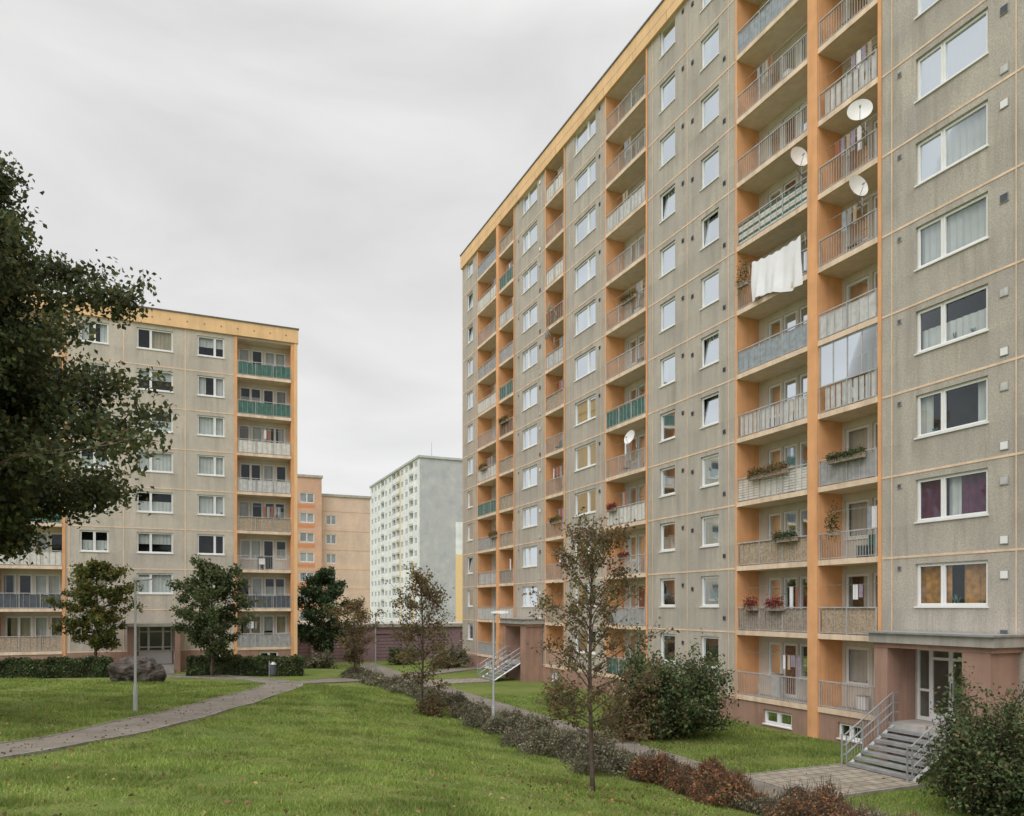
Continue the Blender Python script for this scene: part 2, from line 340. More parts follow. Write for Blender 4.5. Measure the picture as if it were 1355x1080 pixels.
def window(B,x0,x1,z0,z1,y,sashes=(.5,),style=None,wallk='wall',sill=True,dep=.13,tilt=False):
    f=B['frames']; g=B['glass']; c=B['curtains']; w=B['walls']
    yi=y-dep
    w.quad((x0,y,z0),(x0,yi,z0),(x0,yi,z1),(x0,y,z1),wallk); w.quad((x1,y,z0),(x1,yi,z0),(x1,yi,z1),(x1,y,z1),wallk)
    w.quad((x0,y,z1),(x0,yi,z1),(x1,yi,z1),(x1,y,z1),wallk); w.quad((x0,y,z0),(x0,yi,z0),(x1,yi,z0),(x1,y,z0),wallk)
    if sill: f.box(x0-.03,x1+.03,yi,y+.045,z0-.035,z0+.012,'white')
    z0b=z0+(.014 if sill else 0)
    t=.055; ya,yb=yi-.02,yi+.04
    f.box(x0,x1,ya,yb,z0b,z0b+t,'white'); f.box(x0,x1,ya,yb,z1-t,z1,'white')
    f.box(x0,x0+t,ya,yb,z0b+t,z1-t,'white'); f.box(x1-t,x1,ya,yb,z0b+t,z1-t,'white')
    cuts=[x0+t]+[x0+(x1-x0)*s for s in sashes]+[x1-t]
    for s in cuts[1:-1]: f.box(s-.03,s+.03,ya,yb,z0b+t,z1-t,'white')
    for a,b in zip(cuts,cuts[1:]):
        a2=a+(.03 if a!=cuts[0] else 0); b2=b-(.03 if b!=cuts[-1] else 0); s=.045
        yc,yd=yb+.002,yb+.022
        f.box(a2,b2,yc-.04,yd,z0b+t,z0b+t+s,'white'); f.box(a2,b2,yc-.04,yd,z1-t-s,z1-t,'white')
        f.box(a2,a2+s,yc-.04,yd,z0b+t+s,z1-t-s,'white'); f.box(b2-s,b2,yc-.04,yd,z0b+t+s,z1-t-s,'white')
        to=.12 if (tilt and R.random()<.25) else R.uniform(-.008,.008)
        g.quad((a2+s,yi,z0b+t+s),(b2-s,yi+R.uniform(-.006,.006),z0b+t+s),(b2-s,yi-to,z1-t-s),(a2+s,yi-to,z1-t-s),'glass')
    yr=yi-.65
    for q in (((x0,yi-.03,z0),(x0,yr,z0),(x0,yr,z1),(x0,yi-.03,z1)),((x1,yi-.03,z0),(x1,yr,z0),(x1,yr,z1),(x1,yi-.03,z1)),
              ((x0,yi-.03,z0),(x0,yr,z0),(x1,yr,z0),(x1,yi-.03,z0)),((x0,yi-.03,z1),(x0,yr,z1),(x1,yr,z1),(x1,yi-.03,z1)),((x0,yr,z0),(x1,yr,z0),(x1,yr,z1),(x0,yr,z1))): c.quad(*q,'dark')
    if style is None: style=R.choice(['sheer','sheer','sheer','drapes','half','gap','dark','grey','beige','low','drapes'])
    yc=yi-.12; W=x1-x0; Hh=z1-z0
    if style=='sheer': curtain(c,x0+.03,x1-.03,z0+.03,z1,yc,'cur_w')
    elif style=='grey': curtain(c,x0+.03,x1-.03,z0+.03,z1,yc,'cur_g')
    elif style=='beige': curtain(c,x0+.03,x0+W*R.uniform(.4,.95),z0+.03,z1,yc,'cur_b')
    elif style=='drapes':
        a=R.uniform(.18,.34); curtain(c,x0,x0+W*a,z0,z1,yc,'cur_w'); curtain(c,x1-W*a,x1,z0,z1,yc,'cur_w')
    elif style=='half': curtain(c,x0+.03,x1-.03,z0+Hh*R.uniform(.35,.6),z1,yc,'cur_w')
    elif style=='gap':
        a=R.uniform(.3,.7); curtain(c,x0,x0+W*a,z0,z1,yc,'cur_w'); curtain(c,x1-W*.12,x1,z0,z1,yc,'cur_g')
    elif style=='low': curtain(c,x0+.03,x1-.03,z0,z0+Hh*.55,yc,'cur_w')
    elif style=='orange':
        curtain(c,x0,x0+W*.38,z0,z1,yc,'cur_o'); curtain(c,x0+W*.55,x1,z0,z1,yc,'cur_o')
    elif style=='purple':
        curtain(c,x0,x0+W*.42,z0,z1,yc,'cur_p'); curtain(c,x0+W*.42,x0+W*.60,z0,z1,yc-.03,'cur_w'); curtain(c,x0+W*.60,x1,z0,z1,yc,'cur_p')
    elif style=='blind': c.box(x0+.05,x1-.05,yc,yc+.01,z0+Hh*.1,z1,'blind')
    if sill and W>1 and R.random()<.45:
        for _ in range(R.randint(1,4)):
            a=R.uniform(x0+.15,x1-.25); h=R.uniform(.1,.32); ww=R.uniform(.06,.14)
            c.tube([(a,yi-.075,z0+.01),(a,yi-.075,z0+h*.4)],ww*.35,ww*.5,R.choice(['plinth','white','pn_wood']),7); 
            for q in range(5): c.tube([(a,yi-.075,z0+h*.4),(a+R.uniform(-.12,.12),yi-.07,z0+h*1.2)],.018,.012,'pn_green',4)
RS=['bars','bars','bars','grey','lgrey','reeds','wood','blue','white','bars','slats','lgrey','vpanel','bars','brown','reeds','bars','grey','green']
def railing(r,x0,x1,zf,y,style):
    z1=zf+1.0
    r.box(x0,x1,y-.02,y+.03,z1,z1+.045,'greyp'); r.box(x0,x1,y-.01,y+.02,zf+.07,zf+.10,'greyp')
    n=max(2,round((x1-x0)/1.3))
    for i in range(n+1):
        x=x0+.03+(x1-x0-.06)*i/n; r.box(x-.02,x+.02,y-.015,y+.025,zf-.12,z1,'greyp')
    sp=.115 if style in ('bars','cbars') else .33
    nb=int((x1-x0)/sp)
    for i in range(1,nb):
        x=x0+(x1-x0)*i/nb; r.box(x-.008,x+.008,y-.004,y+.012,zf+.10,z1,'greyp')
    pm={'grey':'pn_grey','lgrey':'pn_lgrey','reed':'pn_reed','blue':'pn_blue','white':'pn_white','green':'pn_green','slate':'pn_slate','lilac':'pn_lilac'}
    yp=y-.03
    if style in pm:
        sag=R.uniform(0,.06); m=18
        zt=[z1-.03-sag*math.sin(math.pi*i/m)-R.random()*.025 for i in range(m+1)]
        ys_=[yp+.022*R.random() for i in range(m+1)]
        for i in range(m):
            a=x0+.03+(x1-x0-.06)*i/m; b=x0+.03+(x1-x0-.06)*(i+1)/m
            r.quad((a,ys_[i],zf+.06),(b,ys_[i+1],zf+.06),(b,ys_[i+1],zt[i+1]),(a,ys_[i],zt[i]),pm[style])
    elif style in ('wood','brown'):
        m=int((x1-x0-.1)/.115)
        for i in range(m):
            a=x0+.05+i*.115; r.box(a,a+.098,yp-.01,yp+.008,zf+.05+R.random()*.015,z1-.02-R.random()*.02,'pn_wood' if style=='wood' else 'pn_brown')
    elif style=='reeds':
        m=int((x1-x0-.1)/.06)
        for i in range(m):
            a=x0+.05+i*.06; r.box(a,a+.05,yp-.01,yp+.008*R.random(),zf+.05,z1-.02+R.random()*.06,'pn_reed')
    elif style in ('slats','stripe'):
        for i in range(8):
            z=zf+.1+i*.108; r.box(x0+.04,x1-.04,yp-.008,yp+.006,z,z+.085,'pn_green' if (style=='stripe' and i%3==1) else 'pn_white')
    elif style=='vpanel':
        m=int((x1-x0-.1)/.26)
        for i in range(m):
            a=x0+.05+i*.26; r.box(a,a+.2,yp-.008,yp+.006,zf+.08,z1-.04,'pn_lgrey')
def chair(mb,x,y,z,k):
    mb.box(x,x+.42,y,y+.42,z+.42,z+.46,k); mb.box(x,x+.42,y,y+.03,z+.46,z+.88,k)
    for a in (x+.02,x+.36):
        for b in (y+.02,y+.36): mb.box(a,a+.035,b,b+.035,z,z+.42,k)
def loggia(B,x0,x1,zf,zt,style,dep=1.15,sidek='orange',flip=False,encl=False,items=True):
    w=B['walls']; s=B['slabs']; y=0
    for x in (x0,x1): w.quad((x,0,zf),(x,-dep,zf),(x,-dep,zt),(x,0,zt),sidek)
    w.quad((x0,0,zt),(x1,0,zt),(x1,-dep,zt),(x0,-dep,zt),'ceil')
    w.quad((x0,0,zf),(x1,0,zf),(x1,-dep,zf),(x0,-dep,zf),'floor')
    s.box(x0-.01,x1+.01,.003,.085,zf-.17,zf+.03,'slab')
    W=x1-x0
    if W>3.2:
        wa=(.25,1.75,.85,2.3); da=(1.85,2.65,.05,2.3); extra=(2.75,3.55,.85,2.3)
    else:
        wa=(.15,1.25,.85,2.3); da=(1.4,2.2,.05,2.3); extra=None
    def fl(o): return (x0+(W-o[1] if flip else o[0]),x0+(W-o[0] if flip else o[1]),zf+o[2],zf+o[3])
    ops=[fl(wa),fl(da)]+([fl(extra)] if extra else [])
    wall(w,x0,x1,zf,zt,-dep,ops,'back')
    window(B,*ops[0],-dep,(.5,) if W>3.2 else (),None,'back',dep=.1)
    window(B,*ops[1],-dep,(),R.choice(['dark','sheer','half','dark','grey']),'back',sill=False,dep=.1)
    if R.random()<.16:
        o=ops[1]; B['frames'].box(o[0]+.09,o[1]-.09,-dep-.07,-dep-.055,o[2]+.1,o[3]-.12,R.choice(['door_o','pn_brown']))
    if extra: window(B,*ops[2],-dep,(),None,'back',dep=.1)
    railing(B['railings'],x0+.02,x1-.02,zf,.05,style)
    if encl:
        f=B['frames']; g=B['glass']; n=4
        for i in range(n+1):
            x=x0+.03+(W-.06)*i/n; f.box(x-.02,x+.02,.0,.04,zf+1.05,zt-.02,'greyp')
        f.box(x0,x1,.0,.04,zt-.06,zt-.005,'greyp')
        g.quad((x0,.02,zf+1.05),(x1,.02,zf+1.05),(x1,.02,zt-.06),(x0,.02,zt-.06),'glass')
    if items:
        it=B['contents']
        for _ in range(R.randint(0,2)):
            x=R.uniform(x0+.3,x1-.8); h=R.uniform(.4,1.25); ww=R.uniform(.25,.6); k=R.choice(['pn_wood','white','pn_slate','pn_reed','pn_lgrey','pn_brown'])
            dd=R.uniform(.2,.4)
            it.box(x,x+ww,-dep+.1,-dep+.1+dd,zf+.01,zf+h,k); it.box(x-.02,x+ww+.02,-dep+.08,-dep+.12+dd,zf+h+.002,zf+h+.03,'pn_wood')
        if R.random()<.5: chair(it,R.uniform(x0+.3,x1-.8),-.7,zf+.01,R.choice(['white','pn_wood','pn_green']))
        if R.random()<.35:
            xa=R.uniform(x0+.3,x1-1.3); it.box(x0+.01,x1-.01,-.36,-.345,zf+1.86,zf+1.875,'metal')
            for q in range(R.randint(2,5)):
                k=R.choice(['sheet','pn_blue','cur_g','pn_lilac','door_o','cur_b']); a=xa+q*.25; curtain(it,a,a+R.uniform(.15,.22),zf+R.uniform(.9,1.4),zf+1.86,-.35,k)
def newB(): return {k:MB() for k in ('walls','slabs','frames','glass','curtains','railings','contents','trim')}
def finish(B,parent):
    for k,mb in B.items():
        if mb.f: mb.obj(k,parent)
def vent(B,x,z,k='pn_slate',s=.13):
    B['trim'].box(x-s-.02,x+s+.02,.002,.03,z-s-.02,z+s+.02,'conc'); B['trim'].box(x-s,x+s,.031,.036,z-s,z+s,k)

FH=2.78; Z0=-1.05
# ------------------------------------------------------------------ RIGHT BUILDING
MR=Matrix(((D.x,NN.x,0,O.x),(D.y,NN.y,0,O.y),(0,0,1,0),(0,0,0,1)))
rb=empty('apartment_block',MR)
B=newB(); U0,U1=7.6,71.3; ZT=30.3; ZB=-5.6
logs=[];wins=[]
for off in (0,-31.5,31.5):
    for a,b in ((31.9,36.0),(28.75,31.4),(43.1,47.1),(52.35,54.9)): logs.append((a+off,b+off,a in(43.1,31.9)))
    for a,b,s in ((40.6,41.9,()),(37.3,38.6,()),(24.85,27.3,(.62,)),(48.4,51.0,(.38,))): wins.append((a+off,b+off,s))
logs=[l for l in logs if l[0]>U0+.3 and l[1]<U1-.3]; wins=[w for w in wins if w[0]>U0+.3 and w[1]<U1-.3]
ENT=(24.85,56.35)
ops=[]
near={(31.9,-1):'cbars',(31.9,0):'wood',(31.9,1):'reeds',(31.9,2):'slats',(31.9,3):'vpanel',(31.9,4):'blue',(31.9,5):'bars',(31.9,6):'stripe',(31.9,7):'bars',(31.9,8):'bars',(31.9,9):'blue',(31.9,10):'bars',
(28.75,-1):'bars',(28.75,0):'reeds',(28.75,1):'bars',(28.75,2):'grey',(28.75,3):'vpanel',(28.75,4):'lgrey',(28.75,5):'bars',(28.75,6):'bars',(28.75,7):'vpanel',(28.75,8):'bars',
(43.1,2):'white',(43.1,3):'bars',(43.1,4):'green',(43.1,5):'bars',(43.1,6):'bars',(43.1,7):'bars',(43.1,8):'lgrey',(43.1,9):'bars',(43.1,10):'bars',(43.1,0):'grey',(43.1,1):'bars',(60.25,6):'green',(63.4,3):'green',(60.25,9):'green'}
topz=ZT-1.15
for k in range(-1,11):
    zf=Z0+FH*k; zt=min(zf+FH-.17,topz-.02)
    for a,b,f in logs:
        ops.append((a,b,zf,zt))
        st=near.get((round(a,2),k)) or R.choice(RS)
        loggia(B,a,b,zf,zt,st,flip=(b-a<3.2),encl=(round(a,2)==28.75 and k==3))
    for a,b,s in wins:
        if k==-1 and any(abs(a-e)<.1 for e in ENT+(-6.65,)): continue
        z0=zf+1.05; z1=z0+1.42; 
        ops.append((a,b,z0,z1))
        st=None
        if abs(a-24.85)<.01: st={0:'orange',1:'purple',2:'drapes',3:'low',4:'sheer',5:'sheer',6:'sheer',7:'gap'}.get(k)
        if abs(a-48.4)<.01 and k==4: st='blind'
        window(B,a,b,z0,z1,0,s,st,tilt=(not s))
for e in ENT: ops.append((e+.1,e+2.45,-3.72,-1.35))
wall(B['walls'],U0,U1,-4.0,topz,0,ops,'wall')
w=B['walls']; DP=-12.5
w.quad((U1,0,ZB),(U1,DP,ZB),(U1,DP,topz),(U1,0,topz),'wall'); w.quad((U0,0,ZB),(U0,DP,ZB),(U0,DP,topz),(U0,0,topz),'wall')
w.quad((U0,DP,ZB),(U1,DP,ZB),(U1,DP,topz),(U0,DP,topz),'wall')
t=B['trim']
t.box(U0-.1,U1+.1,DP-.1,.16,topz,ZT,'fascia'); t.box(U0-.14,U1+.14,DP-.14,.21,ZT,ZT+.09,'roof')
t.box(U0-.0,U1+.0,.161,.17,topz+.50,topz+.53,'grout')
for u in np.arange(U0+3,U1,3.05): t.box(u-.012,u+.012,.161,.165,topz,topz+.499,'plinth')
pops=[]
for a,b in ((32.8,34.4),(29.4,30.5),(44.2,45.6),(53,54.2),(40.7,41.8),(64.5,66),(60.8,62),(21.5,22.6),(37.4,38.5)): pops.append((a,b,-4.85,-4.25))
wall(B['walls'],U0,U1,ZB,-4.0,.04,pops,'plinth')
w.quad((U0,0,-4.0),(U1,0,-4.0),(U1,.04,-4.0),(U0,.04,-4.0),'plinth')
for a,b,c,d in pops: window(B,a,b,c,d,.04,(.5,),'dark','plinth',sill=True)
segs=[]; edges=sorted([(a,b) for a,b,_ in logs]); p=U0
for a,b in edges:
    if a-p>.6: segs.append((p,a))
    p=b
segs.append((p,U1))
for k in range(-1,11):
    z=Z0+FH*k-.06
    for a,b in segs: t.box(a+.15,b-.15,.002,.014,z-.035,z+.035,'grout')
for u in (39.6,42.5,47.75,51.65,28.2,24.0,36.6,55.6,59.5,68.05,71.0,20.2,16.2):
    t.box(u-.02,u+.02,.0145,.018,-4.0,topz,'grout')
for a,b in edges:
    for x0,x1 in ((a-.14,a-.003),(b+.003,b+.14)): t.box(x0,x1,.015,.05,-4.05,topz,'orange')
for off in (-31.5,0,31.5):
    if U0<31.4+off<U1 : t.box(31.41+off,31.89+off,.0,.13,ZB,topz,'orange')
for k in range(-1,11):
    zf=Z0+FH*k
    for off in (0,31.5):
        for dz in (.25,2.0):
            if R.random()<.8: vent(B,24.35+off,zf+dz,R.choice(['pn_slate','pn_lgrey','white']),.11)
        vent(B,39.95,zf+2.1,s=.07); vent(B,39.2,zf+1.9,s=.07) ; vent(B,36.9,zf+.55,s=.07)
        vent(B,27.9+off,zf+2.35,s=.06); vent(B,47.9,zf+2.2,s=.07)
def entrance(B,e,wd=2.45,zland=-3.72,ctop=-.86):
    s=B['slabs']; x0=e-1.15; x1=e+3.05; W=1.3
    s.box(x0,x1,.051,W+.15,ctop-.30,ctop,'conc'); s.box(x0-.06,x1+.06,.051,W+.25,ctop+.002,ctop+.06,'metal')
    s.box(x0+.1,x1-.1,.051,W+.02,ctop-.46,ctop-.302,'plinth')
    for a,b in ((e+2.45,e+2.95),(e-.95,e-.1)): s.box(a,b,.051,W,ZB,ctop-.462,'plinth')
    s.box(e-.1,e+2.45,.051,W-.05,zland-.16,zland-.002,'conc')
    s.box(e-.1,e+2.45,.051,W-.2,ZB,zland-.162,'plinth')
    f=B['frames']; g=B['glass']; y=-.12; z0=zland; z1=-1.36; xa=e+.1; xb=e+2.45; L=-2.6
    ww=B['walls']
    ww.quad((xa,0,z0),(xa,L,z0),(xa,L,z1),(xa,0,z1),'lobby'); ww.quad((xb,0,z0),(xb,L,z0),(xb,L,z1),(xb,0,z1),'lobby')
    ww.quad((xa,0,z0),(xb,0,z0),(xb,L,z0),(xa,L,z0),'floor'); ww.quad((xa,0,z1),(xb,0,z1),(xb,L,z1),(xa,L,z1),'lobby'); ww.quad((xa,L,z0),(xb,L,z0),(xb,L,z1),(xa,L,z1),'lobby')
    f.box(xa+.9,xa+1.8,L+.02,L+.06,z0,z0+2.0,'pn_brown')
    xs=[xa,xa+.45,xa+1.15,xa+1.85,xb]
    for i,(a,b) in enumerate(zip(xs,xs[1:])):
        tt=.075; dr=i in (1,2); yy=y+(.02 if dr else 0)
        f.box(a,a+tt,yy-.035,yy+.035,z0,z1,'white'); f.box(b-tt,b,yy-.034,yy+.034,z0,z1,'white')
        f.box(a+tt,b-tt,yy-.03,yy+.03,z1-tt,z1,'white'); f.box(a+tt,b-tt,yy-.03,yy+.03,z0,z0+(.28 if dr else .12),'white')
        if dr: f.box(a+tt,b-tt,yy-.03,yy+.03,z0+2.0,z0+2.09,'white')
        else: f.box(a+tt,b-tt,yy-.03,yy+.03,z0+.95,z0+1.03,'white')
        g.quad((a,yy,z0),(b,yy,z0),(b,yy,z1),(a,yy,z1),'glass')
    for q in (-.05,.05): f.box(xa+1.15+q-.012,xa+1.15+q+.012,y+.07,y+.1,z0+.85,z0+1.3,'pn_slate')
    for q in range(3): f.box(xa+.12,xa+.34,y+.012,y+.016,z0+1.15+q*.28,z0+1.35+q*.28,'pn_white')
    r=B['railings']; ns=7; rise=(zland+5.0)/(ns+1); run=.29
    sx0=e+.0; sx1=e+2.25
    for i in range(ns):
        z=zland-rise*(i+1); ya=W-.05+run*i
        r.box(sx0,sx1,ya,ya+run+.02,z-.045,z,'metal')
        r.box(sx0,sx1,ya+run-.0,ya+run+.02,z-.09,z-.046,'metal')
    ye=W-.05+run*ns
    for x in (sx0-.03,sx1+.03):
        r.tube([(x,W-.05,zland-.1),(x,ye,-4.98)],.06,.06,'metal',4)
        for hh in (.95,.62,.32): r.tube([(x,W-.3,zland+hh),(x,W-.02,zland+hh),(x,ye+.05,-5.0+rise*.5+hh),(x,ye+.22,-5.0+rise*.5+hh)],.024,.024,'metal',6)
        for tq in (0,.33,.66,1): 
            yy=W-.05+(ye-W+.05)*tq; zz=zland-(zland+4.95)*tq
            r.tube([(x,yy,zz-.15),(x,yy,zz+.93)],.026,.026,'metal',6)
        for tq in np.linspace(.05,.95,16):
            yy=W-.05+(ye-W+.05)*tq; zz=zland-(zland+4.95)*tq; r.tube([(x,yy,zz+.1),(x,yy,zz+.9)],.009,.009,'metal',4,False)
        r.tube([(x,ye+.2,-5.05),(x,ye+.2,-5.0+rise*.5+.95)],.028,.028,'metal',6)
for e in ENT: entrance(B,e)
finish(B,rb)

# ------------------------------------------------------------------ LEFT BUILDING
E=Vector((.9162,.4008,0)); MM=Vector((.4008,-.9162,0))
def frameE(ox,oy): return Matrix(((-E.x,MM.x,0,ox),(-E.y,MM.y,0,oy),(0,0,1,0),(0,0,0,1)))
lb=empty('apartment_block',frameE(-21.13,53.15))
B=newB(); X0,X1=-5.83,34.0; ZT2=20.3; tz2=ZT2-1.0
logL=[(-5.4,-1.7,0),(9.1,12.7,0),(13.1,15.8,0),(26,29.6,0)]; winL=[(-.85,.93,(.36,)),(2.47,4.72,(.62,)),(6.4,8.1,(.5,)),(17,19.2,(.5,)),(21,22.8,(.5,)),(31,32.5,())]
rl=['grey','slate','white','reeds','white','lgrey','green','lgrey']
ops=[]
for k in range(8):
    zf=-2.93+FH*k; zt=min(zf+FH-.17,tz2-.02)
    for j,(a,b,_) in enumerate(logL):
        ops.append((a,b,zf,zt)); st={-5.4:['grey','slate','cbars','reeds','lgrey','white','green','green'][k],9.1:['reeds','slate','white','green','slate','green','green','bars'][k]}.get(a) or R.choice(rl)
        loggia(B,a,b,zf,zt,st,flip=(k%2==0))
    for a,b,s in winL:
        if k==0 and abs(a-2.47)<.1: continue
        z0=zf+1.03; ops.append((a,b,z0,z0+1.42)); window(B,a,b,z0,z0+1.42,0,s,R.choice(['sheer','half','low','half','drapes','beige','sheer','dark']),'wallL')
ops.append((2.55,4.6,-3.9,-1.3))
w=B['walls']; t=B['trim']
wall(w,X0,X1,-3.05,tz2,0,[o if o[2]>-3.05 else (o[0],o[1],-3.05,o[3]) for o in ops],'wallL')
pops=[(2.55,4.6,-3.9,-3.0),(-4.5,-3.2,-3.75,-3.25),(6.6,7.9,-3.75,-3.25),(-.6,.6,-3.75,-3.25)]
wall(w,X0,X1,-5.4,-3.05,.04,pops,'plinth'); w.quad((X0,0,-3.05),(X1,0,-3.05),(X1,.04,-3.05),(X0,.04,-3.05),'plinth')
for o in pops[1:]: window(B,*o,.04,(.5,),'dark','plinth')
for x in (X0,X1): w.quad((x,0,-5.4),(x,-12,-5.4),(x,-12,tz2),(x,0,tz2),'wallL')
w.quad((X0,-12,-5.4),(X1,-12,-5.4),(X1,-12,tz2),(X0,-12,tz2),'wallL')
t.box(X0-.08,X1+.08,-12.1,.14,tz2,ZT2,'fascia'); t.box(X0-.13,X1+.13,-12.2,.2,ZT2,ZT2+.08,'roof')
for x in np.arange(X0+.8,X1,1.1): t.box(x-.05,x+.05,.141,.15,tz2+.42,tz2+.52,'plinth')
segs=[];p=-1.7
for a,b in ((9.1,12.7),(13.1,15.8),(26,29.6)): segs.append((p,a)) if a-p>.6 else None; p=b
segs.append((p,X1))
for k in range(8):
    z=-2.93+FH*k-.06
    for a,b in segs: t.box(a+.25,b-.25,.002,.014,z-.035,z+.035,'grout')
for x in (1.7,5.5,8.7,16.4,20.2,24): t.box(x-.035,x+.035,.0145,.02,-3.05,tz2,'grout')
for a,b,_ in logL:
    t.box(b+.003,b+.2,.015,.05,-5.4,tz2,'orange'); t.box(a-.2,a-.003,.015,.05,-5.4,tz2,'orange')
t.box(X0-.02,-5.61,-12,.09,-5.4,tz2,'fascia')
s=B['slabs']; s.box(1.9,5.4,.051,1.7,-1.32,-1.1,'conc'); s.box(4.75,5.2,.051,1.55,-5.4,-1.322,'plinth'); s.box(2.0,2.35,.051,1.55,-5.4,-1.322,'plinth')
s.box(2.35,4.75,.051,1.5,-5.4,-3.92,'conc')
for i in range(3): s.box(2.4,4.7,1.5+.3*i,1.8+.3*i,-5.4,-4.05-.14*i,'conc')
w=B['walls']
for q in (((2.55,0,-3.9),(2.55,-1.5,-3.9),(2.55,-1.5,-1.3),(2.55,0,-1.3)),((4.6,0,-3.9),(4.6,-1.5,-3.9),(4.6,-1.5,-1.3),(4.6,0,-1.3)),((2.55,-1.5,-3.9),(4.6,-1.5,-3.9),(4.6,-1.5,-1.3),(2.55,-1.5,-1.3)),((2.55,0,-1.3),(4.6,0,-1.3),(4.6,-1.5,-1.3),(2.55,-1.5,-1.3)),((2.55,0,-3.9),(4.6,0,-3.9),(4.6,-1.5,-3.9),(2.55,-1.5,-3.9))): w.quad(*q,'lobby')
f=B['frames']
for a,b in ((2.55,3.1),(3.1,4.0),(4.0,4.6)):
    f.box(a,a+.07,-.15,-.09,-3.9,-1.3,'white'); f.box(b-.07,b,-.15,-.09,-3.9,-1.3,'white')
    for z in (-3.9,-2.8,-1.75,-1.38): f.box(a+.07,b-.07,-.15,-.09,z,z+(.9 if z==-3.9 else .08),'white')
    B['glass'].quad((a,-.12,-3.9),(b,-.12,-3.9),(b,-.12,-1.3),(a,-.12,-1.3),'glass')
for x in (2.38,4.72): 
    B['railings'].tube([(x,1.5,-3.0),(x,2.5,-3.45)],.025,.025,'metal',6); B['railings'].tube([(x,1.5,-3.95),(x,1.5,-3.0)],.025,.025,'metal',6); B['railings'].tube([(x,2.5,-4.5),(x,2.5,-3.45)],.025,.025,'metal',6)
t.tube([(4.5,-4,ZT2),(4.5,-4,ZT2+4.3)],.05,.025,'metal',5)
for z,l in ((3.9,.5),(3.4,.3),(2.6,.35)): t.tube([(4.5-l*.3,-4,ZT2+z),(4.5+l*.3,-4,ZT2+z)],.015,.015,'metal',4)
finish(B,lb)

# ------------------------------------------------------------------ background buildings
M['salmon']=plaster('salmon_render',(.74,.47,.34),streak=.1,fine_a=.2); M['salmon2']=plaster('pale_salmon_render',(.80,.61,.49),streak=.1,fine_a=.2)
M['offw']=plaster('white_render',(.90,.92,.94),streak=.05,fine_a=.05); M['gr']=plaster('grey_render',(.55,.56,.59),streak=.06,fine_a=.1); M['yel']=simple('yellow_render',(.84,.60,.32),.9,.06)
M['rust']=simple('rust_orange_render',(.64,.28,.14),.9,.06)
M['purple']=plaster('mauve_render',(.42,.28,.33),streak=.3)
M['farglass']=simple('far_window_glass',(.28,.30,.32),.15,.4,.4,spec=.8)
def farwin(mb,x0,x1,z0,z1,y,wk):
    mb.quad((x0,y-.12,z0),(x1,y-.12,z0),(x1,y-.12,z1),(x0,y-.12,z1),'farglass')
    for a,b,c,d in ((x0,x1,z0,z0+.1),(x0,x1,z1-.1,z1),(x0,x0+.09,z0,z1),(x1-.09,x1,z0,z1),((x0+x1)/2-.06,(x0+x1)/2+.06,z0,z1)): mb.box(a,b,y-.11,y-.04,c,d,'white')
    for q in (((x0,y,z0),(x0,y-.12,z0),(x0,y-.12,z1),(x0,y,z1)),((x1,y,z0),(x1,y-.12,z0),(x1,y-.12,z1),(x1,y,z1)),((x0,y,z1),(x1,y,z1),(x1,y-.12,z1),(x0,y-.12,z1)),((x0,y,z0),(x1,y,z0),(x1,y-.12,z0),(x0,y-.12,z0))): mb.quad(*q,wk)
sb=empty('salmon_apartment_block',frameE(-21,112))
mb=MB()
def block(mb,x0,x1,y,dep,z0,z1,cols,base,nf,wk,fh=2.8):
    ops=[]
    for k in range(nf):
        for a,b in cols:
            o=(a,b,base+fh*k,base+fh*k+1.4); ops.append(o); farwin(mb,*o,y,wk)
    wall(mb,x0,x1,z0,z1,y,ops,wk)
    mb.quad((x0,y,z0),(x0,y-dep,z0),(x0,y-dep,z1),(x0,y,z1),wk); mb.quad((x1,y,z0),(x1,y-dep,z0),(x1,y-dep,z1),(x1,y,z1),wk)
    mb.quad((x0,y-dep,z0),(x1,y-dep,z0),(x1,y-dep,z1),(x0,y-dep,z1),wk)
    mb.box(x0-.15,x1+.15,y-dep-.15,y+.15,z1,z1+.35,'conc')
block(mb,0,7.3,0,12,-5.5,16.0,[(5.0,6.5)],-2.4+.3,6,'salmon2')
block(mb,7.35,30,1.6,12,-5.5,18.3,[(8.4,10.4),(13,15),(18,20)],-2.1,7,'salmon')
for k in range(7): mb.box(8.3,11,1.605,1.62,-2.3+2.8*k-.5,-2.3+2.8*k,'rust')
for k in range(7): mb.box(0.02,7.28,.003,.02,-3.0+2.8*k,-2.92+2.8*k,'salmon')
mb.obj('walls',sb)
wb=empty('white_apartment_block',Matrix(((D.x,NN.x,0,-20.8),(D.y,NN.y,0,170),(0,0,1,0),(0,0,0,1))))
mb=MB(); cols=[];x=2.0
while x<46: cols.append((x,x+2.1)); x+=3.9
ops=[]
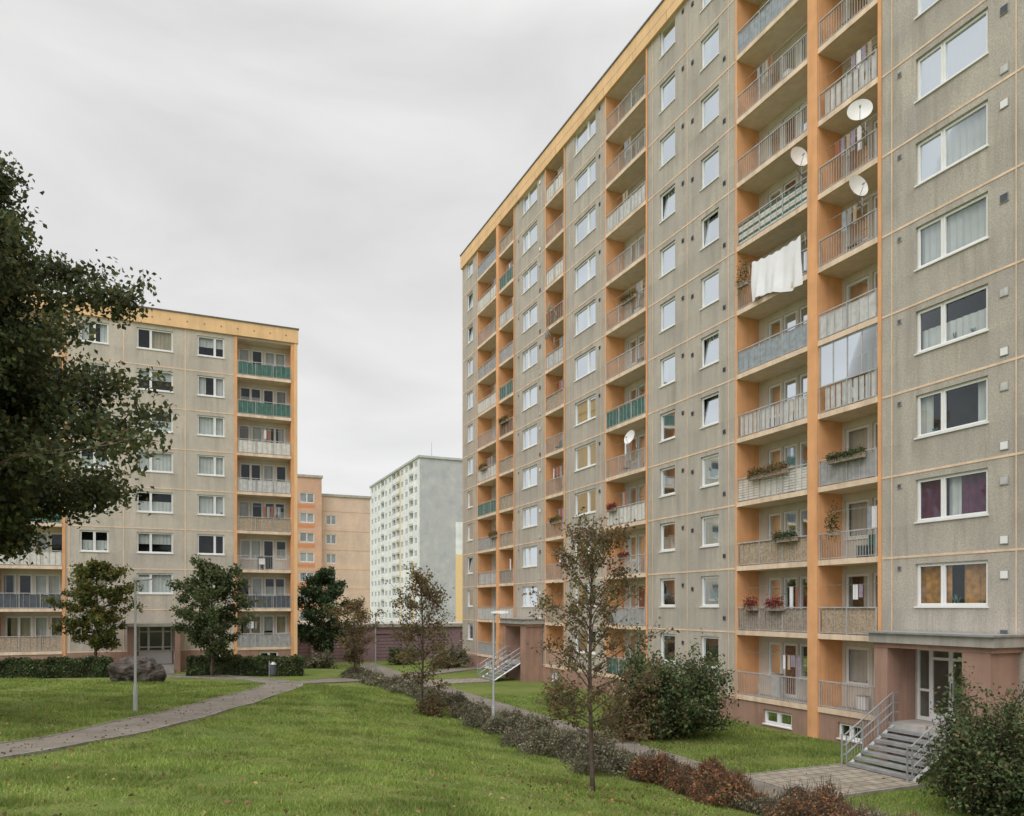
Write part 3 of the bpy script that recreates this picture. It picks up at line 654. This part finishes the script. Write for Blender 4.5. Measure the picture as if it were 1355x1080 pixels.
for k in range(13):
    for j,(a,b) in enumerate(cols):
        if j in (1,4,5,8): 
            o=(a-.7,b+.7,-4+2.9*k+.2,-4+2.9*k+2.7); ops.append(o)
            x0,x1,z0,z1=o
            for q in (((x0,0,z0),(x0,-1.3,z0),(x0,-1.3,z1),(x0,0,z1)),((x1,0,z0),(x1,-1.3,z0),(x1,-1.3,z1),(x1,0,z1)),((x0,0,z1),(x1,0,z1),(x1,-1.3,z1),(x0,-1.3,z1)),((x0,0,z0),(x1,0,z0),(x1,-1.3,z0),(x0,-1.3,z0)),((x0,-1.3,z0),(x1,-1.3,z0),(x1,-1.3,z1),(x0,-1.3,z1))): mb.quad(*q,'offw')
            mb.quad((x0+.4,-1.28,z0+.8),(x1-.4,-1.28,z0+.8),(x1-.4,-1.28,z1-.3),(x0+.4,-1.28,z1-.3),'farglass')
            mb.box(x0,x1,0,.1,z0-.1,z0+1.0,'offw')
            if j==4 or (j==1 and k<5): mb.box(x0-.9,x0-.02,.01,.04,z0-.15,z0+2.7,'yel')
        else:
            o=(a,b,-4+2.9*k+1,-4+2.9*k+2.4); ops.append(o); farwin(mb,*o,0,'offw')
ZW=33.6
wall(mb,0,48,-5.5,ZW,0,ops,'offw')
mb.quad((0,0,-5.5),(0,-8.6,-5.5),(0,-8.6,ZW),(0,0,ZW),'gr'); mb.quad((0,-8.6,19.5),(0,-15,19.5),(0,-15,ZW),(0,-8.6,ZW),'gr'); mb.quad((0,-8.6,12),(0,-15,12),(0,-15,19.5),(0,-8.6,19.5),'offw'); mb.quad((0,-8.6,-5.5),(0,-15,-5.5),(0,-15,12),(0,-8.6,12),'yel')
mb.quad((48,0,-5.5),(48,-15,-5.5),(48,-15,ZW),(48,0,ZW),'gr'); mb.quad((0,-15,-5.5),(48,-15,-5.5),(48,-15,ZW),(0,-15,ZW),'offw')
mb.box(-.3,48.3,-15.3,.3,ZW,ZW+.5,'gr')
mb.tube([(10,-6,ZW),(10,-6,ZW+6)],.08,.04,'metal',4)
mb.obj('walls',wb)
gb=empty('garage_row',frameE(6,78))
mb=MB()
ops=[(1+4.2*i,3.6+4.2*i,-4.9,-2.5) for i in range(7)]
wall(mb,0,31,-5.6,-1.9,0,ops,'purple')
for a,b,c,d in ops:
    mb.quad((a,-.15,c),(b,-.15,c),(b,-.15,d),(a,-.15,d),'purple')
    for z in np.arange(c+.2,d,.3): mb.box(a,b,-.149,-.12,z,z+.03,'pn_slate')
    for x in (a,b): mb.quad((x,0,c),(x,-.15,c),(x,-.15,d),(x,0,d),'purple')
    mb.quad((a,0,d),(b,0,d),(b,-.15,d),(a,-.15,d),'purple')
for x in (0,31): mb.quad((x,0,-5.6),(x,-7,-5.6),(x,-7,-1.9),(x,0,-1.9),'purple')
mb.box(-.2,31.2,-7.2,.25,-1.9,-1.6,'conc')
mb.obj('walls',gb)

# ------------------------------------------------------------------ vegetation
def leaves(name,C,size,mat,parent=None,elong=1.5,droop=0.0):
    n=len(C); a=rng.normal(size=(n,3)); a[:,2]-=droop; a/=np.linalg.norm(a,axis=1)[:,None]
    b=np.cross(a,rng.normal(size=(n,3))); b/=np.linalg.norm(b,axis=1)[:,None]
    s=size*rng.uniform(.6,1.3,size=(n,1)); c3=np.cross(a,b)*s*.25
    v=np.stack([C-a*s*elong*.5,C+b*s*.5+c3,C+a*s*elong*.5,C-b*s*.5+c3],1).reshape(-1,3)
    f=np.arange(4*n).reshape(n,4)
    return npmesh(name,v,f,[mat],parent)
G1=leafmat('linden_leaves',[(.065,.085,.036),(.085,.108,.043),(.05,.068,.03),(.11,.13,.055),(.075,.092,.038),(.17,.15,.055)],.35,gain=1.05)
G2=leafmat('green_yellow_leaves',[(.06,.09,.025),(.09,.11,.03),(.05,.075,.02),(.14,.13,.035),(.08,.09,.025),(.17,.12,.03)],.3,gain=1.35,scale=1.4)
G3=leafmat('autumn_leaves',[(.14,.10,.055),(.12,.11,.05),(.18,.115,.06),(.10,.095,.045),(.16,.085,.05),(.12,.12,.05)],.4,gain=1.4)
G4=leafmat('dark_green_leaves',[(.045,.075,.035),(.06,.095,.042),(.038,.06,.028),(.075,.115,.045)],.3,gain=1.15,scale=1.4)
G5=leafmat('greygreen_leaves',[(.15,.15,.09),(.19,.18,.115),(.12,.12,.07),(.19,.145,.10),(.15,.165,.09),(.26,.25,.18)],gain=1.15,scale=1.8)
G6=leafmat('red_brown_leaves',[(.32,.13,.07),(.24,.10,.06),(.42,.19,.08),(.18,.12,.06),(.28,.18,.10),(.14,.13,.06)],.3,scale=1.8,gain=1.1)
G7=leafmat('bush_leaves',[(.06,.095,.04),(.09,.13,.05),(.05,.075,.03),(.12,.155,.06),(.16,.13,.07)],.3,gain=1.2,scale=1.4)
def tree(name,x,y,Ht,r0,cb,rx,prof,nl,nt,nleaf,ls,spread,mat,up=.5,seed=1,lean=(0,0),tlen=.35,inner=.22,sharp=.95,lv=(.68,1.10)):
    rr=random.Random(seed); z0=H(x,y)-.08
    mb=MB(); root=empty(name,Matrix.Translation((x,y,z0)))
    def tp(t): return Vector((lean[0]*t*Ht+.03*Ht*.2*math.sin(5*t+seed),lean[1]*t*Ht+.006*Ht*math.cos(4*t+seed*2),t*Ht))
    pts=[tp(q/12) for q in range(12)]+[tp(.97)]
    mb.tube(pts,r0,.012,'bark',8)
    mb.tube([(0,0,-.15),(0,0,.12*min(Ht,6)*.3)],r0*1.45,r0*.98,'bark',8)
    LC=[]
    for i in range(nl):
        t=(i+rr.random())/nl; tz=cb+(0.96-cb)*t**sharp; p0=tp(tz*.93 if t>.1 else tz)
        az=i*2.39996+rr.uniform(-.5,.5); L=rx*prof(t)*rr.uniform(*lv)
        d=Vector((math.cos(az),math.sin(az),0)); rise=up*L*rr.uniform(.3,1.4)*(0.4+t)
        q=[p0]; m=5
        side=Vector((-d.y,d.x,0))*rr.uniform(-.15,.15)*L
        for j in range(1,m+1):
            s=j/m; q.append(p0+d*(L*s)+Vector((0,0,rise*(s**.8)))+side*math.sin(s*3)+Vector([rr.uniform(-.02,.02)*L for _ in range(3)]))
        rl=max(.012,r0*.42*(1-tz)**.6*min(1,L/rx+.2)); mb.tube(q,rl,.006,'bark',5,False)
        for kx in range(nt):
            s=rr.uniform(inner,1); k2=s*m; j=min(int(k2),m-1); pb=q[j].lerp(q[j+1],k2-j)
            a2=az+rr.uniform(-1.6,1.6); l2=max(L*tlen,rx*tlen*.45)*rr.uniform(.4,1.1)*(1.15-.4*s)
            dd=Vector((math.cos(a2),math.sin(a2),rr.uniform(-.45,.95)*(up+.35)))
            pe=pb+dd*l2; pm=pb.lerp(pe,.5)+Vector((0,0,.08*l2))
            mb.tube([pb,pm,pe],max(.005,rl*.3),.004,'bark',3,False)
            nn=max(1,int(nleaf*rr.uniform(.3,1.6)))
            tt=np.array([rr.random()**.7 for _ in range(nn)])[:,None]
            LC.append(np.array(pb)*(1-tt)+np.array(pe)*tt+rng.normal(size=(nn,3))*spread)
    mb.obj('trunk_and_branches',root,True)
    leaves('leaves',np.concatenate(LC),ls,mat,root,droop=.4)
    return root
egg=lambda t: max(.16,math.sin(math.pi*min(1,(t*.86+.12)))**.7)
def wide(t):
    P=[(0,.50),(.10,.90),(.22,1.02),(.34,.98),(.44,.84),(.54,.70),(.64,.70),(.76,.64),(.88,.46),(1,.22)]
    for (a,b),(c,d) in zip(P,P[1:]):
        if t<=c: return b+(d-b)*(t-a)/(c-a)
    return .2
col=lambda t: max(.12,math.sin(math.pi*min(1,(t*.8+.17)))**.6*(1-.45*t))
tree('linden_tree',-17.0,22,17.2,.34,.29,6.75,wide,120,16,82,.12,.24,G1,up=.26,seed=3,tlen=.30,inner=.28,lv=(.50,1.12))
tree('small_linden_tree',-25.6,46.5,7.7,.10,.22,2.15,egg,46,9,34,.12,.13,G2,up=.5,seed=5,tlen=.36,lv=(.5,1.22))
tree('small_linden_tree',-18.4,46.3,7.6,.10,.18,2.35,egg,50,9,38,.12,.13,G7,up=.5,seed=6,tlen=.36,lv=(.5,1.22))
tree('maple_tree',-14.6,58,7.9,.11,.16,2.15,egg,46,9,34,.14,.16,G4,up=.5,seed=8,tlen=.38,lv=(.5,1.22))
tree('rowan_tree',-10.2,49,5.4,.07,.18,1.7,egg,38,8,19,.09,.13,G3,up=.7,seed=9,lv=(.5,1.2))
tree('rowan_tree',-3.75,31.4,6.3,.065,.16,1.8,col,42,8,16,.075,.11,G3,up=.85,seed=12,lv=(.5,1.2))
tree('rowan_tree',1.72,16.3,6.2,.058,.18,1.7,col,54,9,15,.052,.075,G3,up=.95,seed=15,tlen=.40,lv=(.5,1.15))

def bush(name,x,y,rx,hz,nst,nleaf,ls,mat,seed=1,spread=.12):
    rr=random.Random(seed); z0=H(x,y)-.03; root=empty(name,Matrix.Translation((x,y,z0))); mb=MB(); LC=[]
    for i in range(nst):
        az=rr.random()*6.283; el=rr.uniform(.05,1)**.7; L=rr.uniform(.65,1.22)
        tip=Vector((math.cos(az)*rx*L*math.sqrt(max(0,1-el*el*.8)),math.sin(az)*rx*L*math.sqrt(max(0,1-el*el*.8)),hz*L*el*rr.uniform(.8,1.1)))
        b0=Vector((math.cos(az)*rx*.15*rr.random(),math.sin(az)*rx*.15*rr.random(),0)); mid=b0.lerp(tip,.5)+Vector((0,0,.18*hz))
        mb.tube([b0,mid,tip],.018,.004,'bark',4,False)
        nn=int(nleaf*rr.uniform(.5,1.5)); tt=np.array([rr.uniform(.15,1.03) for _ in range(nn)])[:,None]
        P=np.array(b0)*(1-tt)**2+2*np.array(mid)*tt*(1-tt)+np.array(tip)*tt**2
        P=P+rng.normal(size=(nn,3))*spread; P[:,2]=np.abs(P[:,2]); LC.append(P)
    mb.obj('stems',root,True); leaves('leaves',np.concatenate(LC),ls,mat,root,elong=1.8)
    return root
def strip(name,pts,width,hz,n,ls,mat,seed=1,twigs=True):
    P=np.array(pts,float); seg=np.linalg.norm(np.diff(P,axis=0),axis=1); cum=np.append(0,np.cumsum(seg)); L=cum[-1]
    s=rng.uniform(0,L,n); c=rng.uniform(-1,1,n); X=np.interp(s,cum,P[:,0]); Y=np.interp(s,cum,P[:,1])
    tx=np.interp(s+.3,cum,P[:,0])-np.interp(s-.3,cum,P[:,0]); ty=np.interp(s+.3,cum,P[:,1])-np.interp(s-.3,cum,P[:,1]); l=np.hypot(tx,ty)+1e-6
    wv=width*(.72+.28*np.sin(s*1.3+seed)+.12*np.sin(s*4.1))*.5
    X=X-ty/l*c*wv+rng.normal(0,.08,n); Y=Y+tx/l*c*wv+rng.normal(0,.08,n)
    hm=.55+.38*np.sin(X*2.3+seed)*np.cos(Y*2.1+seed*2)+.25*np.sin(X*6)*np.sin(Y*5)
    hh=hz*np.sqrt(np.clip(1-c*c,0,1))*hm
    Z=Hn(X,Y)+hh*rng.uniform(0,1,n)**.5+np.abs(rng.normal(0,.05,n))
    keep=rng.random(n)<np.clip(hm*1.5+.15,.1,1)
    C=np.stack([X,Y,Z],1)[keep]; root=empty(name)
    leaves('foliage',C,ls,mat,root,elong=2.2)
    if twigs:
        j=rng.integers(0,len(C),2400); mb=MB()
        for q in j:
            x,y,z=C[q]; mb.tube([(x,y,z-.3),(x+R.uniform(-.2,.2),y+R.uniform(-.2,.2),z+R.uniform(.02,.3))],.007,.003,'bark',3,False)
        mb.obj('twigs',root)
    return root
bush('green_bush',6.15,29.2,2.2,3.4,240,120,.085,G7,seed=4,spread=.16)
bush('green_bush',4.7,28.6,1.3,2.0,90,90,.08,G3,seed=44,spread=.15)
bush('green_bush',11.3,18.0,1.25,2.9,170,140,.058,G7,seed=5,spread=.12)
bush('green_bush',12.6,17.2,1.2,2.7,110,140,.058,G4,seed=6,spread=.12)
bush('rose_bush',-3.3,31.0,.6,.9,40,50,.06,G3,seed=7)
bush('green_bush',-14.5,56.5,1.3,1.1,50,60,.1,G5,seed=8)
bush('green_bush',-5.0,62,1.6,2.0,70,60,.12,G5,seed=9)
bush('green_bush',-9.5,66,1.5,1.6,70,60,.12,G7,seed=10)
bush('green_bush',2.6,38.5,.8,1.1,50,60,.08,G7,seed=13)
def rbl(*uw): return [tuple(RB(u,w)[:2]) for u,w in uw]
strip('low_shrubs',rbl((39,10.6),(44,10.8),(50,11.1),(56,11.3),(61,11.6)),2.5,.72,28000,.06,G5,1)
strip('low_shrubs',rbl((27.3,11.1),(30,11.2),(34,10.9),(37.6,10.6)),3.2,.95,48000,.045,G5,2)
strip('red_shrubs',rbl((27.2,10.5),(24.5,10.5),(23.4,10.5)),1.9,.95,20000,.040,G6,3)
strip('low_shrubs',rbl((24.0,10.3),(21.5,10.0),(19.5,9.9),(16,9.8)),1.9,.8,30000,.038,G5,4)
strip('red_shrubs',rbl((22.3,10.5),(20.4,10.2),(18.6,10.1)),1.3,.95,10000,.038,G6,6)
def hedge(name,x0,y0,x1,y1,wd,h,mat):
    n=int(math.hypot(x1-x0,y1-y0)*1700); t=rng.random(n); dx,dy=x1-x0,y1-y0; l=math.hypot(dx,dy); 
    c=rng.uniform(-1,1,n); e=rng.uniform(0,1,n)
    face=rng.random(n); c=np.where(face<.45,np.sign(c)*(1-.12*rng.random(n)),c); e=np.where(face>=.45,1-.1*rng.random(n),e)
    X=x0+dx*t-dy/l*c*wd/2; Y=y0+dy*t+dx/l*c*wd/2; Z=Hn(X,Y)+h*e*(1+.06*np.sin(t*l*3)+.04*np.sin(t*l*9))
    root=empty(name); leaves('leaves',np.stack([X,Y,Z],1)+rng.normal(0,.05,(n,3)),.09,mat,root)
    mb=MB(); m=20; prev=None
    for i in range(m+1):
        q=i/m; cx=x0+dx*q; cy=y0+dy*q; z=H(cx,cy); a=(-dy/l*wd*.42,dx/l*wd*.42)
        cur=[(cx-a[0],cy-a[1],z-.1),(cx-a[0],cy-a[1],z+h*.88),(cx+a[0],cy+a[1],z+h*.88),(cx+a[0],cy+a[1],z-.1)]
        if prev:
            for j in range(3): mb.quad(prev[j],cur[j],cur[j+1],prev[j+1],G4)
        prev=cur
    mb.obj('inner_mass',root)
hedge('clipped_hedge',-20.4,47.6,-13.6,49.2,1.3,1.15,G7)
hedge('clipped_hedge',-33.5,42.9,-24.4,46.0,1.2,1.1,G7)

def dist_poly(X,Y,pts):
    d=np.full(X.shape,1e9)
    for px,py in pts[::2]: d=np.minimum(d,(X-px)**2+(Y-py)**2)
    return np.sqrt(d)
def grass(nb):
    Y=7+ (rng.random(nb)**1.35)*36; X=rng.uniform(-.86,.86,nb)*Y
    w=-(X-24.3)*.9162-.4008*Y; u=-(X-24.3)*.4008+Y*.9162
    ok=(w>.3)&~((w>7.15)&(w<8.95))&~((u>24.3)&(u<27.6)&(w<7.3))
    ok&=dist_poly(X,Y,pl)>.95+.08*np.sin(Y*3); ok&=~((Y>41)&(X<-8)); ok&=Y<43
    cl=np.sin(X*1.3+2*np.sin(Y*.9))*np.sin(Y*1.1+1.5*np.sin(X*.7))+.7*np.sin(X*3.7+Y+2*np.sin(Y*2.3))*np.sin(Y*3.1+1.7*np.sin(X*2.9))
    ok&=rng.random(nb)<np.clip(.66+.42*cl,.15,1)
    X=X[ok];Y=Y[ok];cl=cl[ok]; n=len(X); Z=Hn(X,Y)-.005
    hh=rng.uniform(.03,.07,n)*(1+Y/50)*np.clip(1+.5*cl,.45,1.9); ww=.0055*(1+Y/14)
    a=rng.uniform(0,6.283,n); lx=rng.normal(size=n)*.5*hh; ly=rng.normal(size=n)*.5*hh
    v=np.stack([np.stack([X-np.cos(a)*ww,Y-np.sin(a)*ww,Z],1),np.stack([X+np.cos(a)*ww,Y+np.sin(a)*ww,Z],1),np.stack([X+lx,Y+ly,Z+hh],1)],1).reshape(-1,3)
    npmesh('grass',v,np.arange(3*n).reshape(n,3),[leafmat('grass_blades',[(.19,.28,.055),(.24,.33,.075),(.155,.24,.045),(.33,.34,.13),(.21,.29,.06),(.27,.30,.09)],.35,.55,gain=1.08,lo=.7,hi=1.28)])
grass(640000)
nl=14000; Y=8+rng.random(nl)**1.2*34; X=rng.uniform(-.8,.8,nl)*Y
wgt=np.exp(-((X-1.7)**2+(Y-16.3)**2)/9)+.5*np.exp(-((X+3.7)**2+(Y-31)**2)/12)+.07+.5*(X<-9)
k=rng.random(nl)<wgt; X=X[k];Y=Y[k]
leaves('fallen_leaves',np.stack([X,Y,Hn(X,Y)+.06],1),.05,leafmat('fallen_leaf_litter',[(.28,.18,.08),(.22,.13,.06),(.34,.24,.10),(.18,.12,.06)],.1))

# ------------------------------------------------------------------ street furniture
M['lampm']=simple('lamp_steel',(.50,.51,.52),.5,.08,metal=.3)
def lamp(x,y,h,dirv):
    z=H(x,y); mb=MB(); d=Vector((dirv[0],dirv[1],0)).normalized()
    mb.tube([(0,0,-.1),(0,0,.9)],.075,.07,'lampm',12); mb.tube([(0,0,.9),(0,0,.98),(0,0,h-.08)],.055,.036,'lampm',12)
    mb.tube([(0,0,h-.12),tuple(d*.08+Vector((0,0,h-.04))),tuple(d*.2+Vector((0,0,h-.02)))],.036,.03,'lampm',8)
    s=Vector((-d.y,d.x,0))
    prof=[(-.1,.04,.02),(.02,.10,.05),(.2,.15,.07),(.42,.16,.06),(.56,.10,.035),(.6,.03,.012)]
    prev=None
    for l,wd,th in prof:
        c=d*l+Vector((0,0,h)); cur=[tuple(c-s*wd+Vector((0,0,-th*.6))),tuple(c-s*wd*.6+Vector((0,0,th))),tuple(c+s*wd*.6+Vector((0,0,th))),tuple(c+s*wd+Vector((0,0,-th*.6)))]
        if prev:
            for j in range(4): mb.quad(prev[j],cur[j],cur[(j+1)%4],prev[(j+1)%4],'pn_lgrey')
        else: mb.quad(*cur,'pn_lgrey')
        prev=cur
    mb.box(-.035,.035,-.082,-.07,.35,.7,'lampm')
    o=mb.obj('street_lamp'); o.location=(x,y,z)
lamp(-12.66,25.4,4.5,(1,-.2)); lamp(-.7,28.7,4.5,(1,-.1)); lamp(-9.3,51.5,4.2,(1,0))
import bmesh
from mathutils import noise
bm=bmesh.new(); bmesh.ops.create_icosphere(bm,subdivisions=5,radius=1)
for v in bm.verts:
    c=v.co.copy(); f=1+.34*noise.noise(c*1.1+Vector((3,1,2)))+.18*noise.noise(c*2.6)+.07*noise.noise(c*8)+.03*noise.noise(c*20); v.co=Vector((c.x*1.25*f,c.y*.8*f,max(c.z,-.55)*.95*f+.14*c.x))
me=bpy.data.meshes.new('boulder'); bm.to_mesh(me); bm.free(); me.materials.append(simple('dark_rock',(.085,.07,.062),.95,.6,2.5,.9,12))
o=bpy.data.objects.new('boulder',me); COL.objects.link(o); o.location=(-20.1,40.6,H(-20.1,40.6)+.42); o.rotation_euler=(0,0,.2)
mb=MB(); mb.tube([(0,0,-.05),(0,0,1.15)],.03,.03,'metal',8); mb.tube([(.22,0,.35),(.22,0,.95)],.15,.19,'pn_slate',14); mb.tube([(.22,0,.96),(.22,0,1.02),(.22,0,1.1)],.2,.08,'metal',14)
o=mb.obj('litter_bin'); o.location=(-14.0,43.6,H(-14,43.6))
def dish(u,z,r,dirl,w=.45):
    mb=MB(); d=Vector(dirl).normalized(); a=d.cross(Vector((0,0,1))).normalized(); b=a.cross(d)
    rings=7; seg=24; idx=[]
    for i in range(rings+1):
        q=r*i/rings; dz=.28*q*q/r; 
        idx.append([tuple(a*(q*math.cos(t)*.94)+b*(q*math.sin(t))+d*dz) for t in [2*math.pi*j/seg for j in range(seg)]])
    for i in range(rings):
        for j in range(seg): mb.quad(idx[i][j],idx[i][(j+1)%seg],idx[i+1][(j+1)%seg],idx[i+1][j],'dishm')
    foc=d*(r*.95)-b*.25*r
    mb.tube([tuple(-b*r*.95+d*.2*r),tuple(foc)],.012,.012,'metal',5); mb.tube([tuple(foc),tuple(foc-d*.12)],.035,.03,'pn_lgrey',8)
    mb.tube([(0,0,0),tuple(-d*.12)],.05,.04,'metal',6)
    bk=-d*.12; mb.tube([tuple(bk),tuple(Vector((bk.x,bk.y,-.3))),tuple(Vector((bk.x,-w+.08,-.55)))],.02,.02,'metal',5)
    mb.tube([(bk.x,-w+.08,-1.0),(bk.x,-w+.08,-.2)],.02,.02,'metal',5)
    o=mb.obj('satellite_dish',smooth=True); o.matrix_world=MR@Matrix.Translation((u,w,z))
dish(29.15,17.35,.44,(-.95,1,.35)); dish(29.25,14.75,.42,(-2.2,.3,.45),.5); dish(32.1,17.35,.42,(-1.6,.3,.3),.4); dish(43.9,8.95,.40,(-.2,1,.35)); dish(53.7,17.7,.4,(.9,1,.3)); dish(53.4,19.3,.38,(.7,1,.3))
mb=MB(); nxs,nzs=36,18; g=[]
for i in range(nxs+1):
    rowz=[]
    for j in range(nzs+1):
        s=i/nxs; t=j/nzs; u=34.95-2.75*s+.05*math.sin(t*5)*t
        ztop=14.55-.10*s-.10*math.sin(math.pi*s)+.03*math.sin(s*40); zb=12.85-.25*s+.12*math.sin(s*6); wv=.16+.08*t*math.sin(s*15)+.10*math.sin(s*4)*t+.05*math.sin(s*34+t*3)*(.3+t*.7)
        rowz.append((u,wv,ztop+(zb-ztop)*t))
    g.append(rowz)
for i in range(nxs):
    for j in range(nzs): mb.quad(g[i][j],g[i+1][j],g[i+1][j+1],g[i][j+1],'sheet')
mb.tube([(35.2,.12,14.6),(33.6,.12,14.45),(32.0,.12,14.5)],.012,.012,'metal',4)
for u,zz in ((35.2,14.6),(32.05,14.5)): mb.tube([(u,.1,zz),(u,.05,13.8)],.012,.012,'metal',4)
o=mb.obj('hanging_bedsheet',smooth=True); o.matrix_world=MR
FR=leafmat('red_flowers',[(.45,.02,.04),(.55,.05,.08),(.35,.02,.03),(.06,.12,.03),(.08,.14,.05),(.5,.1,.15)])
FP=leafmat('mixed_flowers',[(.09,.15,.05),(.08,.13,.03),(.45,.1,.10),(.12,.17,.05),(.45,.3,.08)])
def fbox(u,z,L,mat,hh=.3):
    root=empty('flower_box',MR@Matrix.Translation((u,.17,z))); mb=MB(); 
    mb.box(-L/2,L/2,-.08,.08,-.16,-.021,'pn_wood'); mb.box(-L/2-.01,L/2+.01,-.09,.09,-.02,.015,'pn_wood'); mb.obj('box',root)
    n=int(L*900); C=np.stack([rng.uniform(-L/2,L/2,n),rng.normal(0,.09,n)+.03,rng.normal(hh*.35,hh*.35,n)],1); leaves('plants',C,.05,mat,root,elong=1.2)
fbox(34.0,5.5,2.2,FP); fbox(35.0,0,.7,FR,.4); fbox(33.6,0,.9,FR,.4); fbox(30,5.45,1.6,G7,.2); fbox(46.3,5.5,.8,FR); fbox(45,2.75,.9,FR,.2); fbox(35.5,13.9,.6,G7,.9)
fbox(30.6,2.8,.5,G4,.8); fbox(33,2.75,1.2,G7,.25)
for u,z in ((66.0,11.1),(61.8,13.9),(53.2,5.5),(44.5,16.6),(63.8,5.5)): fbox(u,z,1.4,FP)

# ------------------------------------------------------------------ world, sun, camera
az=Vector((-.52,-1.3)).normalized(); el=math.radians(48)
sd=Vector((az.x*math.cos(el),az.y*math.cos(el),math.sin(el)))
wd=bpy.data.worlds.new('World'); scene.world=wd; wd.use_nodes=True; nt=wd.node_tree; bg=nt.nodes['Background']
sky=nt.nodes.new('ShaderNodeTexSky'); sky.sky_type='NISHITA'; sky.sun_disc=False; sky.sun_elevation=el; sky.sun_rotation=math.atan2(sd.x,sd.y)
tc=nt.nodes.new('ShaderNodeTexCoord'); sp=nt.nodes.new('ShaderNodeSeparateXYZ'); link(nt,tc.outputs['Generated'],sp.inputs[0])
mp=nt.nodes.new('ShaderNodeMapping'); mp.inputs['Scale'].default_value=(1.5,1.5,4.0); mp.inputs['Rotation'].default_value=(.1,.35,.3); link(nt,tc.outputs['Generated'],mp.inputs['Vector'])
cn=N(nt,'ShaderNodeTexNoise',Scale=1.8,Detail=7.0,Roughness=.52,Distortion=.5); link(nt,mp.outputs[0],cn.inputs['Vector'])
zen=ramp(nt,sp.outputs[2],.60,.95,8.0,23.0); hz=ramp(nt,sp.outputs[2],.0,.45,1.4,0.0); cl=ramp(nt,cn.outputs[0],.3,.7,.86,1.10)
ad=mth(nt,'ADD',zen,hz); mm=mth(nt,'MULTIPLY',ad,cl)
cc=nt.nodes.new('ShaderNodeVectorMath'); cc.operation='SCALE'; cc.inputs[0].default_value=(1.0,.993,.985); link(nt,mm,cc.inputs['Scale'])
link(nt,mixc(nt,.05,cc.outputs[0],sky.outputs[0]),bg.inputs[0]); bg.inputs[1].default_value=.1
sl=bpy.data.lights.new('sun','SUN'); sl.energy=1.5; sl.angle=math.radians(45); sl.color=(1,.97,.94)
so=bpy.data.objects.new('sun',sl); COL.objects.link(so); so.rotation_euler=sd.to_track_quat('Z','Y').to_euler()
cam=bpy.data.cameras.new('camera'); cam.lens=36*1000/1355; cam.sensor_width=36; cam.shift_y=263/1355; cam.clip_end=4000; cam.clip_start=.1
c=bpy.data.objects.new('camera',cam); COL.objects.link(c); c.location=(0,0,0); c.rotation_euler=(math.radians(90),0,0); scene.camera=c
